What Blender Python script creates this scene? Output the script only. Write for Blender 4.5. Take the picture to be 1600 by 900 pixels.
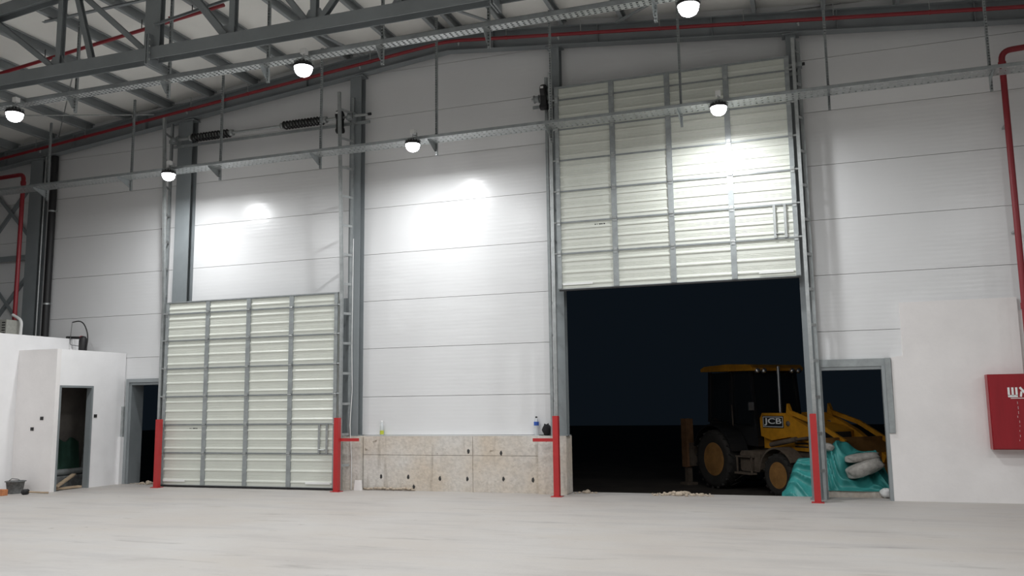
import bpy, math, random
from mathutils import Vector, Matrix
random.seed(7)
for o in list(bpy.data.objects): bpy.data.objects.remove(o)
scene = bpy.context.scene
COL = scene.collection
PI = math.pi

# ------------------------------------------------------------------ camera, world, exposure
F_PX, YAW, PITCH, ROLL = 1342.83, -0.3314, 0.1345, -0.0134
CAM = Vector((0, -16.053, 1.683))
cam_d = bpy.data.cameras.new('camera'); cam = bpy.data.objects.new('camera', cam_d); COL.objects.link(cam)
cam_d.sensor_width = 36; cam_d.lens = F_PX/1600*36; cam_d.clip_end = 300
fw = Vector((math.sin(YAW)*math.cos(PITCH), math.cos(YAW)*math.cos(PITCH), math.sin(PITCH)))
rt = Vector((math.cos(YAW), -math.sin(YAW), 0)); up = rt.cross(fw)
rt2 = math.cos(ROLL)*rt+math.sin(ROLL)*up; up2 = -math.sin(ROLL)*rt+math.cos(ROLL)*up
cam.matrix_world = Matrix(((rt2.x, up2.x, -fw.x, CAM.x), (rt2.y, up2.y, -fw.y, CAM.y), (rt2.z, up2.z, -fw.z, CAM.z), (0, 0, 0, 1)))
scene.camera = cam
world = bpy.data.worlds.new('night'); scene.world = world; world.use_nodes = True
world.node_tree.nodes['Background'].inputs[0].default_value = (0.0036, 0.0056, 0.0082, 1)
world.node_tree.nodes['Background'].inputs[1].default_value = 1.0
vs = scene.view_settings
vs.view_transform = 'Standard'; vs.look = 'None'; vs.gamma = 1; vs.use_curve_mapping = False
vs.exposure = 0.0
LAMP_W = 97.0
LAMP_COL = (0.975, 0.99, 1.0)

# ------------------------------------------------------------------ materials
def mat(name, col, rough=.6, metal=0., spec=.5, noise=0., nscale=4., stretch=(1, 1, 1), bump=0., bscale=60., emit=None, es=1., alpha=1.):
    m = bpy.data.materials.new(name); m.use_nodes = True
    nt = m.node_tree; b = nt.nodes['Principled BSDF']
    b.inputs['Base Color'].default_value = (*col, 1); b.inputs['Roughness'].default_value = rough
    b.inputs['Metallic'].default_value = metal; b.inputs['Specular IOR Level'].default_value = spec
    if emit: b.inputs['Emission Color'].default_value = (*emit, 1); b.inputs['Emission Strength'].default_value = es
    if alpha < 1: b.inputs['Alpha'].default_value = alpha
    if noise or bump:
        tc = nt.nodes.new('ShaderNodeTexCoord'); mp = nt.nodes.new('ShaderNodeMapping'); mp.inputs['Scale'].default_value = stretch
        nt.links.new(tc.outputs['Object'], mp.inputs[0])
    if noise:
        n = nt.nodes.new('ShaderNodeTexNoise'); n.inputs['Scale'].default_value = nscale; n.inputs['Detail'].default_value = 6; n.inputs['Roughness'].default_value = .65
        r = nt.nodes.new('ShaderNodeValToRGB'); r.color_ramp.elements[0].position = .3; r.color_ramp.elements[1].position = .7
        r.color_ramp.elements[0].color = (*[c*(1-noise) for c in col], 1); r.color_ramp.elements[1].color = (*[min(1, c*(1+noise*.6)) for c in col], 1)
        nt.links.new(mp.outputs[0], n.inputs['Vector']); nt.links.new(n.outputs['Fac'], r.inputs[0]); nt.links.new(r.outputs[0], b.inputs['Base Color'])
    if bump:
        n2 = nt.nodes.new('ShaderNodeTexNoise'); n2.inputs['Scale'].default_value = bscale; n2.inputs['Detail'].default_value = 4
        bp = nt.nodes.new('ShaderNodeBump'); bp.inputs['Strength'].default_value = bump; bp.inputs['Distance'].default_value = .02
        nt.links.new(mp.outputs[0], n2.inputs['Vector']); nt.links.new(n2.outputs['Fac'], bp.inputs['Height']); nt.links.new(bp.outputs[0], b.inputs['Normal'])
    return m

def nodes_of(m): return m.node_tree.nodes, m.node_tree.links, m.node_tree.nodes['Principled BSDF']

M = {}
M['steel'] = mat('painted_steel', (.225, .248, .258), .45, noise=.12, nscale=1.5)
M['steel_lt'] = mat('light_grey_steel', (.30, .325, .335), .45, noise=.1, nscale=2)
M['galv'] = mat('galvanised', (.42, .44, .44), .38, metal=.55, noise=.2, nscale=9)
M['galv_d'] = mat('galvanised_dull', (.33, .355, .36), .5, metal=.3, noise=.2, nscale=6)
M['red'] = mat('red_paint', (.46, .028, .03), .4, noise=.1, nscale=3)
M['redpipe'] = mat('red_pipe_paint', (.25, .016, .024), .4)
M['redbox'] = mat('cabinet_red', (.30, .014, .022), .32, noise=.12, nscale=2.5, stretch=(6, 1, .6))
M['black'] = mat('black_plastic', (.012, .012, .013), .5)
M['rubber'] = mat('rubber', (.028, .025, .022), .85, noise=.3, nscale=8, bump=.3)
M['white'] = mat('white_plastic', (.78, .78, .77), .45)
M['roofdeck'] = mat('roof_deck', (.88, .88, .845), .6, noise=.06, nscale=.5)
M['glass'] = mat('dark_glass', (.012, .014, .016), .08, spec=.6)
M['yellow'] = mat('machine_yellow', (.56, .25, .015), .45, noise=.25, nscale=5)
M['yellow_d'] = mat('dusty_yellow', (.34, .17, .05), .7, noise=.35, nscale=5)
M['dust'] = mat('dusty_metal', (.13, .10, .075), .8, noise=.4, nscale=6)
M['brownleg'] = mat('rusty_leg', (.20, .10, .045), .75, noise=.3, nscale=5)
M['tarp'] = mat('teal_tarpaulin', (.05, .31, .295), .4, noise=.2, nscale=3)
M['sack'] = mat('sack_cloth', (.42, .40, .37), .8, noise=.35, nscale=9, bump=.5, bscale=30)
M['wood'] = mat('raw_wood', (.42, .32, .22), .75, noise=.3, nscale=6, stretch=(1, 1, 8))
M['brick'] = mat('orange_brick', (.48, .19, .08), .85, noise=.2, nscale=12)
M['tub'] = mat('dirty_tub', (.15, .155, .155), .7, noise=.55, nscale=14)
M['stone'] = mat('rubble', (.50, .42, .33), .9, noise=.3, nscale=20)
M['pet'] = mat('clear_bottle', (.72, .76, .78), .12, alpha=.55)
M['bluelabel'] = mat('blue_label', (.03, .10, .42), .4)
M['greenlabel'] = mat('yellow_green_label', (.50, .55, .05), .4)
M['greensheet'] = mat('green_sheet', (.03, .085, .06), .7, noise=.3)
M['cloth'] = mat('black_cloth', (.012, .012, .014), .9, bump=.4, bscale=20)
M['lens'] = mat('lamp_lens', (.9, .9, .9), .3, emit=(1, 1, 1), es=30)
M['earth'] = mat('dark_earth', (.055, .043, .033), .95, noise=.45, nscale=1.2, bump=.6, bscale=6)
M['ac'] = mat('beige_casing', (.42, .42, .38), .5, noise=.15, nscale=20)
M['chrome'] = mat('bright_metal', (.7, .7, .7), .25, metal=.9)
M['lining'] = mat('dark_lining', (.17, .155, .14), .9, noise=.25, nscale=3)  # darkness of the small room interior put into the colour
M['slot'] = mat('vent_dark', (.03, .03, .03), .7)

def panel_material():
    m = mat('white_wall_panel', (.68, .685, .69), .27, spec=.5); n, l, b = nodes_of(m)
    g = n.new('ShaderNodeNewGeometry'); sx = n.new('ShaderNodeSeparateXYZ'); l.new(g.outputs['Position'], sx.inputs[0])
    w = n.new('ShaderNodeMath'); w.operation = 'MULTIPLY'; w.inputs[1].default_value = 2*PI/.075; l.new(sx.outputs['Z'], w.inputs[0])
    s = n.new('ShaderNodeMath'); s.operation = 'SINE'; l.new(w.outputs[0], s.inputs[0])
    mp = n.new('ShaderNodeMapping'); mp.inputs['Scale'].default_value = (.6, .6, 3); l.new(g.outputs['Position'], mp.inputs[0])
    nz = n.new('ShaderNodeTexNoise'); nz.inputs['Scale'].default_value = 1.4; nz.inputs['Detail'].default_value = 3; l.new(mp.outputs[0], nz.inputs['Vector'])
    a = n.new('ShaderNodeMath'); a.operation = 'MULTIPLY_ADD'; a.inputs[1].default_value = .00015; l.new(s.outputs[0], a.inputs[0])
    k = n.new('ShaderNodeMath'); k.operation = 'MULTIPLY'; k.inputs[1].default_value = .006; l.new(nz.outputs['Fac'], k.inputs[0]); l.new(k.outputs[0], a.inputs[2])
    bp = n.new('ShaderNodeBump'); bp.inputs['Strength'].default_value = 1; bp.inputs['Distance'].default_value = 1; l.new(a.outputs[0], bp.inputs['Height']); l.new(bp.outputs[0], b.inputs['Normal'])
    nd = n.new('ShaderNodeTexNoise'); nd.inputs['Scale'].default_value = .8; nd.inputs['Detail'].default_value = 5; l.new(g.outputs['Position'], nd.inputs['Vector'])
    r = n.new('ShaderNodeValToRGB'); r.color_ramp.elements[0].color = (.70, .705, .71, 1); r.color_ramp.elements[1].color = (.76, .765, .77, 1)
    l.new(nd.outputs['Fac'], r.inputs[0]); l.new(r.outputs[0], b.inputs['Base Color'])
    return m
M['panel'] = panel_material()

def floor_material():
    m = mat('cast_floor', (.55, .52, .49), .62, spec=.35); n, l, b = nodes_of(m)
    g = n.new('ShaderNodeNewGeometry')
    def noise(sc, det, st=(1, 1, 1), rot=0):
        mp = n.new('ShaderNodeMapping'); mp.inputs['Scale'].default_value = st; mp.inputs['Rotation'].default_value = (0, 0, rot); l.new(g.outputs['Position'], mp.inputs[0])
        t = n.new('ShaderNodeTexNoise'); t.inputs['Scale'].default_value = sc; t.inputs['Detail'].default_value = det; t.inputs['Roughness'].default_value = .6; l.new(mp.outputs[0], t.inputs['Vector']); return t.outputs['Fac']
    def ramp(src, stops):
        r = n.new('ShaderNodeValToRGB'); e = r.color_ramp.elements
        while len(e) < len(stops): e.new(.5)
        for i, (p, c) in enumerate(stops): e[i].position = p; e[i].color = (*c, 1)
        l.new(src, r.inputs[0]); return r.outputs[0]
    def mul(a, c, f=1.):
        x = n.new('ShaderNodeMix'); x.data_type = 'RGBA'; x.blend_type = 'MULTIPLY'; x.inputs[0].default_value = f; l.new(a, x.inputs[6]); l.new(c, x.inputs[7]); return x.outputs[2]
    c = ramp(noise(.35, 5), [(.3, (.432, .40, .372)), (.7, (.482, .467, .452))])
    c = mul(c, ramp(noise(1.3, 8, (.35, 1.6, 1), .35), [(.36, (.90, .90, .91)), (.5, (1, 1, 1)), (.7, (1.0, .985, .96))]))
    c = mul(c, ramp(noise(2.2, 7, (.3, 1.4, 1), -.25), [(.24, (.68, .67, .67)), (.40, (1, 1, 1))]))
    c = mul(c, ramp(noise(5, 6, (.5, 1.2, 1), .1), [(.26, (.62, .60, .58)), (.335, (1, 1, 1))]))
    l.new(c, b.inputs['Base Color'])
    bp = n.new('ShaderNodeBump'); bp.inputs['Strength'].default_value = .25; bp.inputs['Distance'].default_value = .02; l.new(noise(14, 6), bp.inputs['Height']); l.new(bp.outputs[0], b.inputs['Normal'])
    return m
M['floor'] = floor_material()

def concrete_material():
    m = mat('raw_concrete', (.40, .37, .33), .85, spec=.3); n, l, b = nodes_of(m)
    g = n.new('ShaderNodeNewGeometry')
    def noise(sc, det, st):
        mp = n.new('ShaderNodeMapping'); mp.inputs['Scale'].default_value = st; l.new(g.outputs['Position'], mp.inputs[0])
        t = n.new('ShaderNodeTexNoise'); t.inputs['Scale'].default_value = sc; t.inputs['Detail'].default_value = det; l.new(mp.outputs[0], t.inputs['Vector']); return t.outputs['Fac']
    def ramp(src, a, ca, bb, cb):
        r = n.new('ShaderNodeValToRGB'); e = r.color_ramp.elements; e[0].position = a; e[0].color = (*ca, 1); e[1].position = bb; e[1].color = (*cb, 1); l.new(src, r.inputs[0]); return r.outputs[0]
    def mul(a, c):
        x = n.new('ShaderNodeMix'); x.data_type = 'RGBA'; x.blend_type = 'MULTIPLY'; x.inputs[0].default_value = 1; l.new(a, x.inputs[6]); l.new(c, x.inputs[7]); return x.outputs[2]
    c = ramp(noise(1.1, 5, (1, 1, 1)), .35, (.60, .525, .44), .65, (.63, .60, .56))
    c = mul(c, ramp(noise(4.5, 5, (1.6, 1, .18)), .30, (.72, .70, .68), .42, (1, 1, 1)))
    c = mul(c, ramp(noise(4.5, 4, (1, 1, 1.3)), .27, (.55, .52, .48), .31, (1, 1, 1)))
    c = mul(c, ramp(noise(16, 5, (1, 1, 1)), .3, (.86, .86, .86), .6, (1.04, 1.04, 1.04)))
    l.new(c, b.inputs['Base Color'])
    bp = n.new('ShaderNodeBump'); bp.inputs['Strength'].default_value = .5; bp.inputs['Distance'].default_value = .02; l.new(noise(20, 6, (1, 1, 1)), bp.inputs['Height']); l.new(bp.outputs[0], b.inputs['Normal'])
    return m
M['concrete'] = concrete_material()
M['plaster'] = mat('white_plaster', (.82, .795, .785), .75, noise=.06, nscale=1.2, bump=.12, bscale=14)
M['plaster_b'] = mat('bright_plaster', (.84, .835, .84), .75, noise=.05, nscale=1.5, bump=.1, bscale=14)
M['doorsheet'] = mat('door_sheet', (.66, .68, .62), .38, noise=.04, nscale=2)
M['tape'] = mat('white_tape', (.82, .83, .82), .5)

# ------------------------------------------------------------------ mesh helper
class MB:
    def __init__(s): s.v = []; s.f = []; s.sm = []
    def add(s, vs_, fs, smooth=False):
        k = len(s.v); s.v += [tuple(p) for p in vs_]; s.f += [tuple(i+k for i in f) for f in fs]; s.sm += [smooth]*len(fs); return s
    def box(s, x0, x1, y0, y1, z0, z1, b=0):
        if b:
            return s.prism([(x0+b, z0), (x1-b, z0), (x1, z0+b), (x1, z1-b), (x1-b, z1), (x0+b, z1), (x0, z1-b), (x0, z0+b)], y0, y1)
        return s.add([(x0, y0, z0), (x1, y0, z0), (x1, y1, z0), (x0, y1, z0), (x0, y0, z1), (x1, y0, z1), (x1, y1, z1), (x0, y1, z1)],
                     [(3, 2, 1, 0), (4, 5, 6, 7), (0, 1, 5, 4), (1, 2, 6, 5), (2, 3, 7, 6), (3, 0, 4, 7)])
    def prism(s, poly, y0, y1, axes='xz'):
        n = len(poly)
        def mk(a, b, t): return {'xz': (a, t, b), 'yz': (t, a, b), 'xy': (a, b, t)}[axes]
        A = [mk(a, b, y0) for a, b in poly]; B = [mk(a, b, y1) for a, b in poly]
        return s.add(A+B, [tuple(range(n)), tuple(range(2*n-1, n-1, -1))]+[(i, n+i, n+(i+1) % n, (i+1) % n) for i in range(n)])
    def sweep(s, p0, p1, poly, upv=(0, 0, 1)):       # poly in (side, up) swept from p0 to p1
        p0 = Vector(p0); p1 = Vector(p1); d = (p1-p0).normalized(); u0 = Vector(upv)
        if abs(d.dot(u0)) > .98: u0 = Vector((0, 1, 0))
        sd = d.cross(u0).normalized(); u = sd.cross(d); n = len(poly)
        A = [p0+sd*a+u*b for a, b in poly]; B = [p1+sd*a+u*b for a, b in poly]
        return s.add(A+B, [tuple(range(n)), tuple(range(2*n-1, n-1, -1))]+[(i, n+i, n+(i+1) % n, (i+1) % n) for i in range(n)])
    def bar(s, p0, p1, w, h, upv=(0, 0, 1)):
        return s.sweep(p0, p1, [(-w/2, -h/2), (w/2, -h/2), (w/2, h/2), (-w/2, h/2)], upv)
    def hbeam(s, p0, p1, w, h, t, upv=(0, 0, 1)):    # H section: flanges at +-h/2
        return s.sweep(p0, p1, [(-w/2, -h/2), (w/2, -h/2), (w/2, -h/2+t), (t/2, -h/2+t), (t/2, h/2-t), (w/2, h/2-t), (w/2, h/2), (-w/2, h/2), (-w/2, h/2-t), (-t/2, h/2-t), (-t/2, -h/2+t), (-w/2, -h/2+t)], upv)
    def angle(s, p0, p1, w, t, upv=(0, 0, 1)):
        return s.sweep(p0, p1, [(0, 0), (w, 0), (w, t), (t, t), (t, w), (0, w)], upv)
    def tube(s, pts, r, n=10, closed=False):
        pts = [Vector(p) for p in pts]; m = len(pts); rs = r if isinstance(r, (list, tuple)) else [r]*m
        ref = None; vs_ = []
        for i, p in enumerate(pts):
            if closed: d = (pts[(i+1) % m]-pts[i-1]).normalized()
            else: d = (pts[min(i+1, m-1)]-pts[max(i-1, 0)]).normalized()
            if ref is None:
                ref = Vector((0, 0, 1)) if abs(d.z) < .9 else Vector((0, 1, 0))
            a = (ref-d*ref.dot(d)).normalized(); ref = a; b = d.cross(a)
            vs_ += [p+(a*math.cos(2*PI*k/n)+b*math.sin(2*PI*k/n))*rs[i] for k in range(n)]
        fs = []
        for i in range(m if closed else m-1):
            j = (i+1) % m
            fs += [(i*n+k, i*n+(k+1) % n, j*n+(k+1) % n, j*n+k) for k in range(n)]
        s.add(vs_, fs, True)
        if not closed: s.add(vs_[:n], [tuple(range(n-1, -1, -1))]); s.add(vs_[-n:], [tuple(range(n))])
        return s
    def lathe(s, prof, n=24, c=(0, 0, 0), axis='z'):
        vs_ = []
        for r, h in prof:
            for k in range(n):
                a = 2*PI*k/n; x, y = r*math.cos(a), r*math.sin(a)
                vs_.append({'z': (c[0]+x, c[1]+y, c[2]+h), 'y': (c[0]+x, c[1]+h, c[2]+y), 'x': (c[0]+h, c[1]+x, c[2]+y)}[axis])
        m = len(prof)
        s.add(vs_, [(i*n+k, i*n+(k+1) % n, (i+1)*n+(k+1) % n, (i+1)*n+k) for i in range(m-1) for k in range(n)], True)
        if prof[0][0] > 1e-4: s.add(vs_[:n], [tuple(range(n))])
        if prof[-1][0] > 1e-4: s.add(vs_[-n:], [tuple(range(n))])
        return s
    def blob(s, c, r, nx=14, nz=9, amp=.08, p=.6, seed=0):
        rnd = random.Random(seed); ph = [rnd.uniform(0, 6.28) for _ in range(8)]
        def sp(v): return math.copysign(abs(v)**p, v)
        vs_ = []
        for i in range(nz+1):
            t = PI*i/nz-PI/2
            for k in range(nx):
                a = 2*PI*k/nx
                w = 1+amp*(math.sin(3*a+ph[0])+math.sin(5*t+ph[1]+2*a)+.6*math.sin(7*a+ph[2]+4*t))
                vs_.append((c[0]+r[0]*sp(math.cos(t))*sp(math.cos(a))*w, c[1]+r[1]*sp(math.cos(t))*sp(math.sin(a))*w, c[2]+r[2]*sp(math.sin(t))*(1+amp*math.sin(4*a+ph[3]))))
        return s.add(vs_, [(i*nx+k, i*nx+(k+1) % nx, (i+1)*nx+(k+1) % nx, (i+1)*nx+k) for i in range(nz) for k in range(nx)], True)
    def mesh(s, name, m, off=(0, 0, 0)):
        me = bpy.data.meshes.new(name); me.from_pydata([(a-off[0], b-off[1], c-off[2]) for a, b, c in s.v], [], s.f)
        me.polygons.foreach_set('use_smooth', s.sm); me.update()
        import bmesh
        bm = bmesh.new(); bm.from_mesh(me); bmesh.ops.recalc_face_normals(bm, faces=bm.faces); bm.to_mesh(me); bm.free()
        if m: me.materials.append(M[m])
        return me
    def build(s, name, m, parent=None, local=False):
        off = (0, 0, 0) if local else org(parent)
        o = bpy.data.objects.new(name, s.mesh(name, m, off)); COL.objects.link(o); o.parent = parent
        return o
def org(p):
    v = Vector((0, 0, 0))
    while p: v += p.location; p = p.parent
    return v
def tag(o, label=None, cat=None, group=None, kind=None):
    if label: o['label'] = label
    if cat: o['category'] = cat
    if group: o['group'] = group
    if kind: o['kind'] = kind
    return o
def thing(name, label, cat, loc=(0, 0, 0), group=None, rz=0):
    o = bpy.data.objects.new(name, None); COL.objects.link(o); o.location = loc; o.rotation_euler = (0, 0, rz); o.empty_display_size = .2
    return tag(o, label, cat, group)
def struct(o): o['kind'] = 'structure'; return o
def inst(name, me, parent=None, loc=(0, 0, 0)):
    o = bpy.data.objects.new(name, me); COL.objects.link(o); o.parent = parent; o.location = loc; return o
def copy_tree(o, parent=None):
    c = o.copy(); COL.objects.link(c); c.parent = parent
    for ch in list(o.children): copy_tree(ch, c)
    return c

# ------------------------------------------------------------------ the shell
RX = -6.8                                   # ridge
def zb(x): return 9.03-.1*abs(x-RX)         # underside of the rafter against the wall
def zpur(x): return zb(x)+.40               # underside of purlins
def zc(x): return zb(x)+.62                 # underside of roof deck
XL, XR, YB = -31.0, 14.0, -36.0
OUTZ = -.30

struct(MB().box(XL, XR, YB, .32, -.35, 0).build('floor', 'floor'))
struct(MB().box(-60, 50, .32, 60, OUTZ-.3, OUTZ).build('ground', 'earth'))
cl = MB()
for a, b in ((XL, RX), (RX, XR)):
    cl.prism([(a, zc(a)), (b, zc(b)), (b, zc(b)+.12), (a, zc(a)+.12)], YB, .3)
struct(cl.build('ceiling', 'roofdeck'))

# wall of horizontal sandwich panels, one metre high, bay by bay
COLX = [-22.3, -17.95, -13.46, -8.98, -4.5, 0.0, 4.45, 8.9]
def clip_rect(x0, x1, z0, z1, top):
    def T(x): return min(z1, top(x))
    if T(x0) <= z0 and T(x1) <= z0: return None
    pts = [(x0, z0), (x1, z0)]
    if z1 > top(x1) or z1 > top(x0):
        xs = sorted({x1, x0, RX} if x0 < RX < x1 else {x1, x0}, reverse=True)
        pts += [(x, max(z0, T(x))) for x in xs]
    else: pts += [(x1, z1), (x0, z1)]
    return pts
bays = [(-31, -22.3, 0), (-22.3, -17.95, 0), (-17.95, -15.0, 0), (-15.0, -13.46, 2.36), (-13.46, -8.98, 3.95), (-8.98, -4.5, 1.09), (-4.5, 0, 3.95), (0, 1.32, 2.36), (1.32, 4.45, 0), (4.45, 8.9, 0), (8.9, 14, 0)]
wb = MB()
for x0, x1, zz in bays:
    wb.prism(clip_rect(x0, x1, zz, 20, zc), .055, .14)
wall = struct(wb.build('wall_back', 'panel'))
for x0, x1, zz in bays:
    k = int(math.floor(zz+.125))
    while True:
        a, b = max(zz, k-.125), k+.875
        if a > max(zc(x0), zc(x1)) or (x0 < RX < x1 and a > zc(RX)): break
        p = clip_rect(x0, x1, a+.004, b-.004, zc)
        if p and b-a > .03:
            MB().prism(p, 0, .055).build('panel', 'panel', wall)
        k += 1

# concrete plinth of the middle bay: four cast panels and two corner stubs
pl = thing('concrete_plinth', 'low stained raw concrete wall between the two sectional doors', 'plinth', (-6.85, 0, 0))
JX, JZ = -6.33, .70
for a, b in ((-8.74, JX), (JX, -4.97)):
    for c, d in ((0, JZ), (JZ, 1.075)):
        MB().box(a+.005, b-.005, -.15, .05, c+(.004 if c else 0), d-.004, .004).build('concrete_panel', 'concrete', pl)
MB().box(-8.74, -4.97, -.13, .05, 0, 1.07).build('core', 'concrete', pl)
for a, b, nm in ((-9.22, -8.75, 'left'), (-4.96, -4.40, 'right')):
    MB().box(a, b, -.26, .14, 0, 1.08, .012).build('corner_stub', 'concrete', pl)
MB().box(-8.75, -4.97, -.13, .01, 1.075, 1.085).build('ledge_seal', 'white', pl)
bm = MB()
rr = random.Random(3)
for i in range(22):
    x = -8.66+i*.05+rr.uniform(-.02, .02); bm.blob((x, -.17-rr.uniform(0, .03), .02+rr.uniform(0, .03)), (.045, .022, .022), 8, 5, .15, 1, i)
o = bm.build('mortar_spill', 'stone', pl); o['kind'] = 'stuff'
MB().prism([(-8.86, 0), (-8.68, 0), (-8.70, .2), (-8.84, .2)], -.31, -.27).build('plaster_patch', 'plaster', pl)

for hx, hz in ((-8.33, .27), (-7.72, .27), (-7.03, .25), (-6.45, .25), (-5.70, .26), (-6.42, .78), (-5.74, .75), (-5.10, .25), (-7.60, .08)):
    MB().blob((hx, -.1505, hz), (.026, .004, .042), 9, 6, .2, .9, int(hz*900+hx*50)).build('tie_hole', 'slot', pl)
# plastered masonry: right of the side door
pw = MB()
pw.prism([(1.206, 0), (3.27, 0), (3.27, 3.32), (1.50, 3.32), (1.50, 2.42), (1.31, 2.39), (1.302, 1.115), (1.206, 1.115)], -.10, -.002)
struct(pw.build('wall_plaster', 'plaster'))
struct(MB().box(3.27, 8, -.04, -.002, 0, 3.1).build('wall_plaster_side', 'plaster'))

# plastered little room by the left side door
X2, X0 = -15.05, -16.12
pr = MB()
pr.box(X2-.12, X2, -1.86, -.02, 2.21, 2.98)            # over the doorway
pr.box(X2-.12, X2, -.96, -.02, 0, 2.21)
struct(pr.build('wall_room_side', 'plaster_b'))
struct(MB().box(X0, X2-.0, -1.97, -1.86, 0, 2.98).build('wall_room_front', 'plaster'))
struct(MB().box(X0-.15, X0, -9.5, -.35, 0, 3.32).build('wall_left', 'plaster_b'))
struct(MB().box(X0+.001, X0+.02, -1.859, -.021, 0, 2.819).box(X0+.02, X2-.121, -.04, -.021, 0, 2.819).build('wall_room_lining', 'lining'))  # lining added so the room interior comes out dark
struct(MB().box(X0, X2-.12, -1.86, -.02, 2.82, 2.93).build('ceiling_room', 'plaster'))
struct(MB().box(X2+.001, X2+.075, -.16, -.002, 0, 1.06).build('trim_1', 'plaster_b'))
struct(MB().box(X2+.001, X2+.06, -.10, -.002, 1.06, 1.75).build('trim_2', 'galv'))

# steel door frames (the leaves are not fitted yet)
def frame(name, boxes, m='steel_lt', parts=()):
    f = MB()
    for b in boxes: f.box(*b)
    return struct(f.build(name, m))
f1 = frame('door_1', [(X2-.13, X2+.015, -1.86, -1.82, 0, 2.21), (X2-.13, X2+.015, -1.0, -.955, 0, 2.21), (X2-.13, X2+.015, -1.82, -1.0, 2.165, 2.21)], 'steel')
f2 = frame('door_2', [(-14.98, -14.90, -.06, .02, 0, 2.38), (-14.90, -13.5, -.06, .02, 2.30, 2.38)], 'steel_lt')
MB().box(-14.90, -14.84, -.03, .35, 0, 2.30).box(-14.84, -13.7, -.03, .35, 2.24, 2.30).box(-13.78, -13.7, -.03, .35, 0, 2.24).build('jamb', 'steel', f2)
f3 = frame('door_3', [(.02, 1.30, -.07, .03, 2.25, 2.38), (1.207, 1.30, -.125, -.003, 1.12, 2.38)], 'galv_d')
MB().box(.13, .185, -.05, .10, 0, 2.25).box(1.15, 1.205, -.105, .10, 0, 2.25).box(.185, 1.15, -.05, .10, 2.195, 2.25).build('jamb', 'steel_lt', f3)
MB().box(.03, .125, -.03, .12, 0, 2.25).build('side_post', 'steel', f3)

# ------------------------------------------------------------------ steel columns and roof beams
cinfo = [(-22.3, .3, 'grey steel column beyond the cross bracing'), (-17.95, .40, 'grey steel column beside the black downpipe'),
         (-13.46, .40, 'grey steel column behind the upper left corner of the closed door'), (-8.98, .27, 'grey steel column between the closed door and the concrete plinth'),
         (-4.5, .20, 'grey steel column at the chain hoist side of the raised door'), (0, .18, 'grey steel column between the raised door and the side door with sacks'),
         (4.45, .3, 'grey steel column beyond the fire hose cabinet')]
for x, w, lab in cinfo:
    z0 = 1.08 if x in (-8.98, -4.5) else 0
    c = thing('steel_column', lab, 'column', (x, -.1, z0))
    t = .014
    MB().box(x-w/2, x+w/2, -.20, -.20+t, z0, zb(x)).build('front_flange', 'steel', c)
    MB().box(x-t/2, x+t/2, -.20+t, -.016, z0, zb(x)).build('web', 'steel', c)
    MB().box(x-w/2, x+w/2, -.016, -.002, z0, zb(x)).build('rear_flange', 'steel', c)
    MB().box(x-w/2-.06, x+w/2+.06, -.25, -.002, zb(x)-.03, zb(x)-.004).build('cap_plate', 'steel', c)
    MB().box(x-w/2-.03, x+w/2+.03, -.24, -.002, z0+.001, z0+.02).build('base_plate', 'steel', c)

def rafter(name, xa, xb, ya, yb_, h, label):
    o = thing(name, label, 'beam', ((xa+xb)/2, ya, zb((xa+xb)/2)))
    t = .016
    for nm, (u0, u1, y0, y1) in dict(bottom_flange=(0, t, ya, yb_), top_flange=(h-t, h, ya, yb_), web=(t, h-t, (ya+yb_)/2-.008, (ya+yb_)/2+.008)).items():
        MB().prism([(xa, zb(xa)+u0), (xb, zb(xb)+u0), (xb, zb(xb)+u1), (xa, zb(xa)+u1)], y0, y1).build(nm, 'steel', o)
    for k in range(int(abs(xb-xa)/2.2)):
        x = xa+1+k*2.2
        MB().prism([(x, zb(x)+t), (x+.012, zb(x)+t), (x+.012, zb(x)+h-t), (x, zb(x)+h-t)], ya+.01, (ya+yb_)/2-.009).build('stiffener', 'steel', o)
    return o
rafter('roof_beam', XL, RX-.002, -.26, -.06, .40, 'dark grey sloping roof beam along wall top above the closed door')
rafter('roof_beam', RX+.002, XR, -.26, -.06, .40, 'dark grey sloping roof beam along wall top above the raised door')

# purlins: light gauge C sections running away from the wall
PX = [-23.65, -22.45, -21.25, -20.05, -18.85, -17.65, -16.45, -15.25, -14.05, -12.85, -11.65, -10.45, -9.25, -8.05, -7.0, -6.6, -5.55, -4.35, -3.12, -1.9, -.65, .55, 1.77, 2.95, 4.15, 5.35, 6.55, 7.75]
for x in PX:
    z = zpur(x)+.002; w = .075; t = .006; h = .2+min(0, 0)
    ztop = min(zc(x), zc(x+w))-.003
    s = 1 if x < RX else -1
    poly = [(0, z), (w, z), (w, z+.03), (w-t, z+.03), (w-t, z+t), (t, z+t), (t, ztop-t), (w-t, ztop-t), (w-t, ztop-.03), (w, ztop-.03), (w, ztop), (0, ztop)]
    MBp = MB().prism([(x+a, b) for a, b in poly], -20, .04)
    tag(MBp.build('purlin', 'steel_lt'), 'grey steel purlin under the pale roof deck, running back to the wall', 'purlin', 'roof purlins')

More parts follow.
